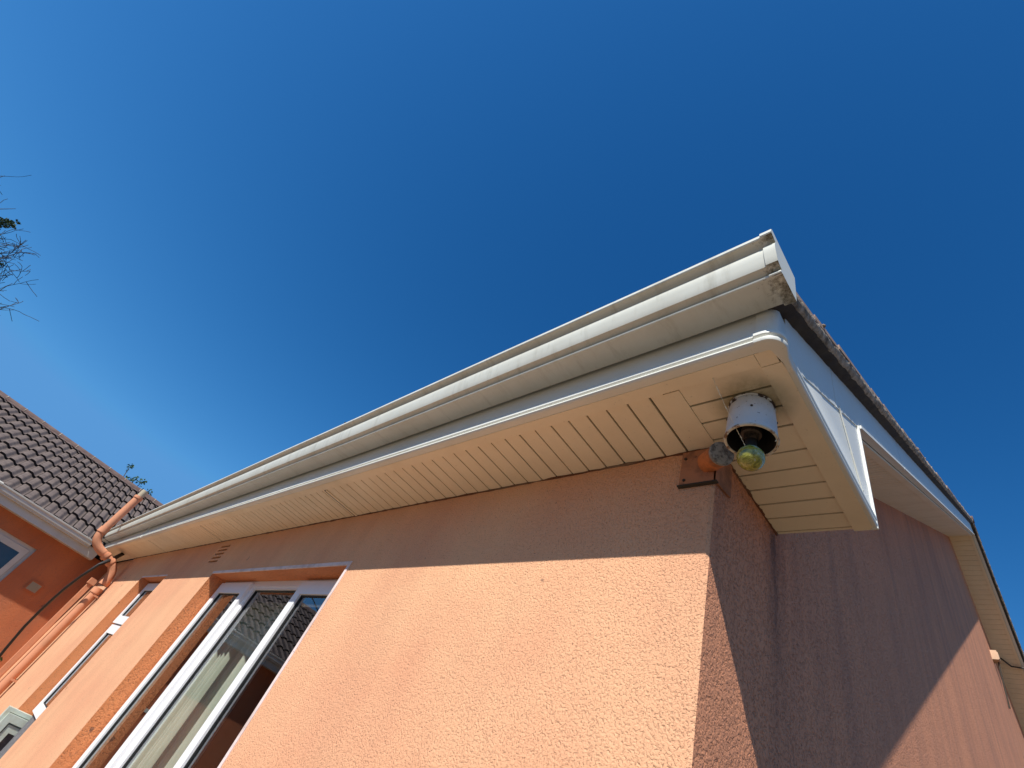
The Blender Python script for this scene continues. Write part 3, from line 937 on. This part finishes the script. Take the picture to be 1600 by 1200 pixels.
# cobweb thread beaded with dust
random.seed(4)
A = Vector((-0.415, 0.752, ZS)); B = Vector((LX - 0.005, LY - 0.014, 0.868))
mb = MB()
pts = []
for i in range(60):
    t = i / 59
    p = A.lerp(B, t) + Vector((random.uniform(-.0008, .0008), random.uniform(-.0008, .0008), -0.006 * math.sin(math.pi * t)))
    pts.append(tuple(p))
mb.tube(pts, [0.0005 + (0.0014 if random.random() < 0.3 else 0.0002) * (1.1 - i / 75) for i in range(60)], 5)
tag(mb.build('cobweb_thread', M['web']), 'dusty pale cobweb thread strung from soffit trim to mossy globe', 'cobweb')

# ------------------------------------------------------------------ corner bracket with round plate
br = thing('corner_fitting', (-0.54, 0.98, 0.88), 'orange painted old fitting with grey round plate on the house corner', 'fitting')
mb = MB()
mb.box(-0.612, XC + 0.006, YW - 0.008, YW - 0.0005, 0.888, 1.012)
mb.add([(XC + 0.007, YW - 0.008, 0.888), (XC + 0.007, YW - 0.008, 1.012), (XC + 0.007, 1.085, 1.012), (XC + 0.007, 1.085, 0.90),
        (XC + 0.001, YW - 0.008, 0.888), (XC + 0.001, YW - 0.008, 1.012), (XC + 0.001, 1.085, 1.012), (XC + 0.001, 1.085, 0.90)],
       [(0, 1, 2, 3), (7, 6, 5, 4), (0, 4, 5, 1), (3, 2, 6, 7), (0, 3, 7, 4), (1, 5, 6, 2)])
mb.build('corner_plate', M['plate'], br)
MB().box(-0.614, XC + 0.012, YW - 0.013, YW - 0.0005, 0.883, 0.887).build('lower_lip', M['seam'], br)
d0 = Vector((-0.53, 0.992, 0.955)); d1 = Vector((-0.468, 0.940, 0.931))
MB().tube([d0, d0.lerp(d1, 0.5), d1], [0.031, 0.030, 0.030], 28).build('stub_tube', M['orange_metal'], br, smooth=True, auto=40)
ax = (d1 - d0).normalized()
MB().lathe([(0.0, 0.006), (0.025, 0.006), (0.032, 0.003), (0.033, -0.004), (0.031, -0.010), (0.0, -0.010)], d1, ax, 36).build('round_plate', M['lichen'], br, smooth=True, auto=40)
for (x, z) in ((-0.597, 0.905), (-0.60, 0.985)):
    MB().lathe([(0.0045, 0), (0.0045, 0.003), (0, 0.004)], (x, YW - 0.008, z), (0, -1, 0), 10).build('screw', M['seam'], br)

# ------------------------------------------------------------------ gable junction box and its cable
jb = thing('junction_box', (XC, 8.92, 4.15), 'small peach junction box high on the gable wall under the verge', 'box')
MB().box(XC, XC + 0.065, 8.86, 8.98, 4.16, 4.28).build('body', M['peach'], jb)
MB().box(XC + 0.0651, XC + 0.073, 8.875, 8.965, 4.175, 4.265).build('lid', M['peach'], jb)
MB().tube([(XC + .05, 8.92, 4.15), (XC + .04, 8.93, 4.05), (XC + 0.015, 8.95, 3.6)], 0.009, 6).build('conduit', M['seam'], jb)
P = [(XC + 0.02, 9.45, 4.36 + .05), (XC + 0.06, 9.40, zs(9.40) - 0.02), (XC + 0.14, 9.48, zs(9.48) - 0.035), (XO, 9.5, zs(9.5) - 0.03), (XO + 0.1, 9.55, zs(9.55) + 0.02), (1.2, 10.2, 4.75), (3.5, 11.5, 4.9)]
tag(MB().tube(P, 0.010, 6).build('wire', M['black']), 'thin dark wire crossing the verge soffit above the junction box', 'wire')

# ------------------------------------------------------------------ wing with tiled roof
wing = thing('tiled_house', (-12, -1.5, -EYE), 'darker orange house at left with brown tiled roof and pale gutter', 'house')
WY0, WY1 = -7.0, 4.6
HWY = (-0.66, 0.115, -0.3, 0.673)
mb = MB()
ys = sorted({WY0, HWY[0], HWY[1], 1.6}); zq = sorted({-EYE, HWY[2], HWY[3], 0.95})
for i in range(len(ys) - 1):
    for j in range(len(zq) - 1):
        if ys[i] >= HWY[0] and ys[i + 1] <= HWY[1] and zq[j] >= HWY[2] and zq[j + 1] <= HWY[3]:
            continue
        mb.add([(XW, ys[i], zq[j]), (XW, ys[i + 1], zq[j]), (XW, ys[i + 1], zq[j + 1]), (XW, ys[i], zq[j + 1])], [(0, 1, 2, 3)])
a, b_, c, d = HWY
for (p, q) in (((a, c), (a, d)), ((a, d), (b_, d)), ((b_, d), (b_, c)), ((b_, c), (a, c))):
    mb.add([(XW, p[0], p[1]), (XW, q[0], q[1]), (XW - 0.12, q[0], q[1]), (XW - 0.12, p[0], p[1])], [(0, 1, 2, 3)])
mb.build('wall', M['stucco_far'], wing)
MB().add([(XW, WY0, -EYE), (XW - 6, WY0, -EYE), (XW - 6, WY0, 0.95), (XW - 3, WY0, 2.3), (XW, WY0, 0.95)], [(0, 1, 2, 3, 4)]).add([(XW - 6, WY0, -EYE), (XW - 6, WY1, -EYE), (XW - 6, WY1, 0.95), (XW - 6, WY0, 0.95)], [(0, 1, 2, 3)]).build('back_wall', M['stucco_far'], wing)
wv = MB()
yf = XW - 0.045
wv.box(yf - 0.05, yf, a, a + 0.05, c, d); wv.box(yf - 0.05, yf, b_ - 0.05, b_ - 0.001, c, d); wv.box(yf - 0.05, yf, a + .05, b_ - 0.05, d - 0.05, d - 0.001); wv.box(yf - 0.05, yf, a + .05, b_ - 0.05, c, c + 0.05)
ww = wv.build('window', M['far_pvc'], wing)
wv = MB()
g_ = 0.052
ya_, yb_, za_, zb_ = a + g_, b_ - g_, c + g_, d - g_
q_ = 0.075
wv.box(yf - 0.04, yf + 0.012, ya_, ya_ + q_, za_, zb_); wv.box(yf - 0.04, yf + 0.012, yb_ - q_, yb_, za_, zb_); wv.box(yf - 0.04, yf + 0.012, ya_ + q_, yb_ - q_, zb_ - q_, zb_); wv.box(yf - 0.04, yf + 0.012, ya_ + q_, yb_ - q_, za_, za_ + q_)
wv.build('sash', M['far_pvc'], ww)
MB().box(yf - 0.03, yf - 0.02, ya_ + q_, yb_ - q_, za_ + q_, zb_ - q_).build('pane', M['glass'], ww)
MB().box(XW - 0.5, XW - 0.13, a - .1, b_ + .1, c - .1, d + .1).build('dark_room', M['seam'], ww)
MB().box(XW - 0.004, XW + 0.05, a - 0.05, b_ + 0.05, c - 0.05, c - 0.001).build('sill', M['green_pvc'], ww)
wv_ = MB().box(XW, XW + 0.02, 0.40, 0.535, 0.235, 0.34).build('wall_vent', M['tanvent'], wing)
mb = MB()
for i in range(5):
    mb.box(XW + 0.0201, XW + 0.032, 0.412 + i * 0.024, 0.424 + i * 0.024, 0.247, 0.328)
mb.build('louvre', M['tanvent'], wv_)
mb = MB()
mb.box(XW - 0.001, XW + 0.026, 0.385, 0.40, 0.22, 0.355).box(XW - 0.001, XW + 0.026, 0.535, 0.55, 0.22, 0.355).box(XW - 0.001, XW + 0.026, 0.40, 0.535, 0.34, 0.355).box(XW - 0.001, XW + 0.026, 0.40, 0.535, 0.22, 0.235)
mb.build('vent_frame', M['stucco_far'], wv_)
# eaves board and gutter of the wing
XF = -9.99
MB().box(XF - 0.02, XF, WY0, 0.73, 0.885, 1.02).box(XW, XF - 0.02, WY0, 0.73, 0.887, 0.897).build('fascia', M['far_pvc'], wing)
pg = [(XF + 0.001, 0.988), (XF + 0.05, 0.985), (XF + 0.058, 0.992), (XF + 0.056, 1.002), (XF + 0.072, 1.012), (XF + 0.078, 1.03), (XF + 0.076, 1.05), (XF + 0.082, 1.062), (XF + 0.092, 1.072), (XF + 0.094, 1.09), (XF + 0.082, 1.092), (XF + 0.080, 1.078), (XF + 0.066, 1.062), (XF + 0.066, 1.02), (XF + 0.045, 0.996), (XF + 0.001, 0.996)]
gw = MB().prism_y(pg, WY0, 0.56).build('gutter', M['far_pvc'], wing, smooth=True, auto=30)
MB().prism_y([(x + (0.004 if x > XF + .03 else 0), z - 0.004) for x, z in pg[:10]] + [(XF + 0.09, 1.10), (XF + 0.02, 1.105)], -0.90, -0.84).build('joint_clip', M['far_pvc'], gw)

# roof tiles: one mesh, real lapped tiles
PT = math.radians(25.5)
RX = -13.15
EX, EZ = XF + 0.02, 1.075
RZ = EZ + (EX - RX) * math.tan(PT)
L_ = (EX - RX) / math.cos(PT)
def rp(y, d, h):   # point on wing roof: y, distance up slope, height off the plane
    return (EX - d * math.cos(PT) - h * math.sin(PT) * -1, y, EZ + d * math.sin(PT) + h * math.cos(PT))
col_w = 0.150; gl_ = L_ / 7.4
mb = MB()
random.seed(2)
def prof_h(t):
    u = min(1, max(0, (t - 0.42) / 0.46)); u = u * u * (3 - 2 * u)
    return 0.015 * (1 - u) - 0.016 * u - 0.004 * max(0, 0.15 - t) / 0.15
nt_ = 12
ncol = int((WY1 - WY0) / col_w)
for j in range(8):
    for i in range(ncol):
        ya_ = WY0 + i * col_w
        d0_ = j * gl_ - 0.05 + random.uniform(-0.008, 0.008); d1_ = min((j + 1) * gl_ + 0.03, L_)
        if d1_ <= d0_:
            continue
        lift = 0.040 + random.uniform(-0.003, 0.003)
        V = []
        tl = random.uniform(-0.003, 0.003)
        for t in range(nt_ + 1):
            tt = t / nt_
            yy = ya_ + tt * (col_w - 0.012)
            h = prof_h(tt) + tl * tt
            V.append(rp(yy, d0_, h + lift)); V.append(rp(yy, d1_, h + 0.004)); V.append(rp(yy, d0_, h + lift - 0.034))
        F = []
        for t in range(nt_):
            a_ = 3 * t
            F.append((a_, a_ + 3, a_ + 4, a_ + 1)); F.append((a_ + 2, a_ + 5, a_ + 3, a_))
        # side faces
        F.append((0, 1, 2)); e = 3 * nt_
        F.append((e, e + 2, e + 1))
        mb.add(V, F)
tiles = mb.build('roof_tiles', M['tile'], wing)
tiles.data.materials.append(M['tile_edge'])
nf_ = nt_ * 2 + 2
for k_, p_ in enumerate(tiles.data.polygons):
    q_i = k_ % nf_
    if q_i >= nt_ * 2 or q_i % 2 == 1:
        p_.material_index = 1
mb = MB()
mb.add([rp(WY0, -0.02, -0.012), rp(WY1, -0.02, -0.012), rp(WY1, L_, -0.012), rp(WY0, L_, -0.012)], [(0, 1, 2, 3)])
mb.add([(RX, WY0, RZ - 0.02), (RX, WY1, RZ - 0.02), (RX - (EX - RX), WY1, EZ), (RX - (EX - RX), WY0, EZ)], [(0, 1, 2, 3)])
mb.build('roof_deck', M['seam'], wing)
y = WY0
mbr = MB(); mbm = MB()
k = 0
while y < WY1:
    seg = 10
    prr = [(RX + 0.115 * math.cos(math.pi * (q / seg)), RZ - 0.035 + 0.105 * math.sin(math.pi * (q / seg))) for q in range(seg + 1)]
    mbr.prism_y(prr, y, y + 0.355)
    mbr.prism_y([(RX + (x - RX) * 1.04, z + 0.006) for x, z in prr], y + 0.353, y + 0.366)
    y += 0.362
rt = mbr.build('ridge_tiles', M['ridge'], wing, smooth=True, auto=40)
rt.data.materials.append(M['mortar'])
for k_, p_ in enumerate(rt.data.polygons):
    if (k_ // 13) % 2:
        p_.material_index = 1
# mortar fillet below ridge
mb = MB(); random.seed(9)
wob(mb, (RX + 0.115, WY0, RZ - 0.035), (RX + 0.115, WY1, RZ - 0.035), 0.03, 160, 33)
mb.build('mortar_fillet', M['ridge'], rt, smooth=True)

# ------------------------------------------------------------------ trees
def leafcloud(mb, c, r, n, size, squash=(1, 1, 1)):
    for i in range(n):
        while True:
            p = Vector((random.uniform(-1, 1), random.uniform(-1, 1), random.uniform(-1, 1)))
            if p.length < 1:
                break
        q = Vector(c) + Vector((p.x * r * squash[0], p.y * r * squash[1], p.z * r * squash[2]))
        u = Vector((random.gauss(0, 1), random.gauss(0, 1), random.gauss(0, 1))).normalized()
        v = u.cross(Vector((random.gauss(0, 1), random.gauss(0, 1), random.gauss(0, 1)))).normalized()
        s = size * random.uniform(.6, 1.3)
        mb.add([q - u * s, q + v * s * .5, q + u * s, q - v * s * .5], [(0, 1, 2, 3)])
def grow(mb, p, d, ln, r, depth, tips, bend=0.35, kids=3, mindepth=0):
    P = [p]; Rr = [r]
    q = p.copy(); dd = d.copy()
    n = 5
    for i in range(n):
        dd = (dd + Vector((random.gauss(0, .12), random.gauss(0, .12), random.gauss(0, .12)))).normalized()
        q = q + dd * ln / n
        P.append(q.copy()); Rr.append(max(r * (1 - 0.75 * (i + 1) / n), 0.0055))
    mb.tube(P, Rr, 5 if depth > 1 else 4)
    tips.append(q.copy())
    if depth <= 0:
        return
    for k in range(kids + (random.random() < .5)):
        i = random.randint(1, n)
        nd = (dd + Vector((random.gauss(0, bend * 1.6), random.gauss(0, bend * 1.6), random.gauss(0, bend * 1.6)))).normalized()
        grow(mb, P[i], nd, ln * random.uniform(.45, .75), max(Rr[i] * .7, 0.007), depth - 1, tips, bend, kids)

random.seed(14)
TX = -16.0
bt = thing('bare_tree', (TX, -9.4, -EYE), 'bare twiggy tree with clumps of dark ivy at the left edge of the sky', 'tree')
mb = MB(); mb.tube([(TX, -9.4, -EYE), (TX + .1, -9.5, 2.5), (TX, -9.8, 5.0), (TX, -10.2, 7.0)], [0.26, 0.2, 0.13, 0.03], 10)
mb.build('trunk', M['twig'], bt, smooth=True)
mb = MB(); tips = []
def limb(y1, z1, y0, z0, ln, depth, kids, rr=0.045, bend=0.38):
    p = Vector((TX, -9.3, z0)); q = Vector((TX, y0, z1))
    mb.tube([p, p.lerp(q, .5) + Vector((0, 0, .15)), q], [rr * 1.6, rr * 1.2, rr * .7], 6)
    d = Vector((0, y1 - y0, random.uniform(-.2, .3))).normalized()
    grow(mb, q, d, ln, rr * .55, depth, tips, bend, kids)
def edge(t):
    pts_ = [(-7.3, 7.24), (-5.57, 5.62), (-3.96, 4.11)]
    i = 0 if t < 1 else 1
    t -= i
    return (pts_[i][0] + (pts_[i + 1][0] - pts_[i][0]) * t, pts_[i][1] + (pts_[i + 1][1] - pts_[i][1]) * t)
for (t, back, ln, depth, kids) in ((0.02, .5, .85, 1, 2), (0.12, .5, .6, 1, 2), (0.42, .6, 1.0, 1, 1), (0.62, .7, 1.0, 1, 2), (0.86, .7, .95, 2, 3), (0.98, .75, 1.15, 3, 3),
                                   (1.05, .7, 1.1, 3, 3), (1.16, .8, 1.2, 3, 3), (1.30, .75, 1.05, 2, 3), (1.44, .7, 1.0, 2, 3), (1.58, .7, .95, 2, 3), (1.72, .7, .85, 2, 2), (1.98, .6, .7, 1, 2)):
    y_, z_ = edge(t)
    s0 = Vector((TX + random.uniform(-.3, .3), y_ - 0.35 * back, z_ - 0.95 * back))
    root_ = Vector((TX, -9.3, max(2.0, z_ - 2.6)))
    mid = root_.lerp(s0, 0.55) + Vector((0, .2, -.35))
    mb.tube([root_, mid, s0], [0.05, 0.03, 0.014], 6)
    grow(mb, s0, Vector((0, 0.35, 0.94)), ln * 0.88, 0.02, depth, tips, 0.42, kids)
mb.build('crown', M['twig'], bt)
mb = MB()
for (y, z, r, n) in ((-6.42, 5.9, .22, 420), (-6.30, 6.15, .15, 260), (-6.22, 6.30, .12, 170), (-6.18, 6.42, .09, 90), (-6.08, 6.40, .07, 40), (-6.12, 6.56, .05, 26), (-5.72, 5.2, .2, 420), (-5.55, 5.45, .11, 130), (-5.42, 5.5, .06, 30)):
    leafcloud(mb, (TX, y, z), r, n, 0.035, (1.2, 1.2, .7))
mb.build('ivy', M['ivy'], bt)

random.seed(5)
lt = thing('leafy_tree', (-16.0, 0.6, -EYE), 'green leafy treetop showing just over the brown tiled ridge', 'tree')
mb = MB(); mb.tube([(-16, 0.6, -EYE), (-16, 0.65, 1.5), (-16, 0.6, 2.9)], [0.14, 0.1, 0.04], 8)
for (y, z) in ((0.14, 3.50), (0.45, 3.36), (0.62, 3.40), (0.90, 3.30), (1.1, 3.05)):
    mb.tube([(-16, 0.6, 2.4), (-16, 0.6 + (y - .6) * .6, 2.9), (-16, y, z - 0.03)], [0.03, 0.018, 0.007], 5)
mb.build('trunk', M['twig'], lt, smooth=True)
mb = MB()
for (y, z, r, n) in ((0.13, 3.52, .085, 34), (0.17, 3.40, .04, 8), (0.48, 3.34, .10, 40), (0.62, 3.40, .09, 34), (0.36, 3.22, .12, 44), (0.92, 3.26, .11, 50), (0.98, 3.16, .10, 36), (0.72, 3.18, .12, 44), (1.35, 2.92, .09, 30), (0.6, 2.9, .3, 300), (1.15, 2.8, .2, 100)):
    leafcloud(mb, (-16, y, z), r, n, 0.036)
mb.build('crown', M['leaf'], lt)

# moss-grown ledge plant near the wing window
random.seed(6)
pl = thing('wall_plant', (XW + 0.1, 0.82, -0.62), 'small dark weed growing on pale ledge beside the pipes at left edge', 'plant')
MB().box(XW + 0.001, XW + 0.20, 0.62, 0.90, -0.66, -0.60).build('ledge', M['green_pvc'], pl)
mb = MB(); leafcloud(mb, (XW + 0.12, 0.78, -0.55), .09, 140, 0.022, (1, 1.2, .6)); mb.build('leaves', M['ivy'], pl)
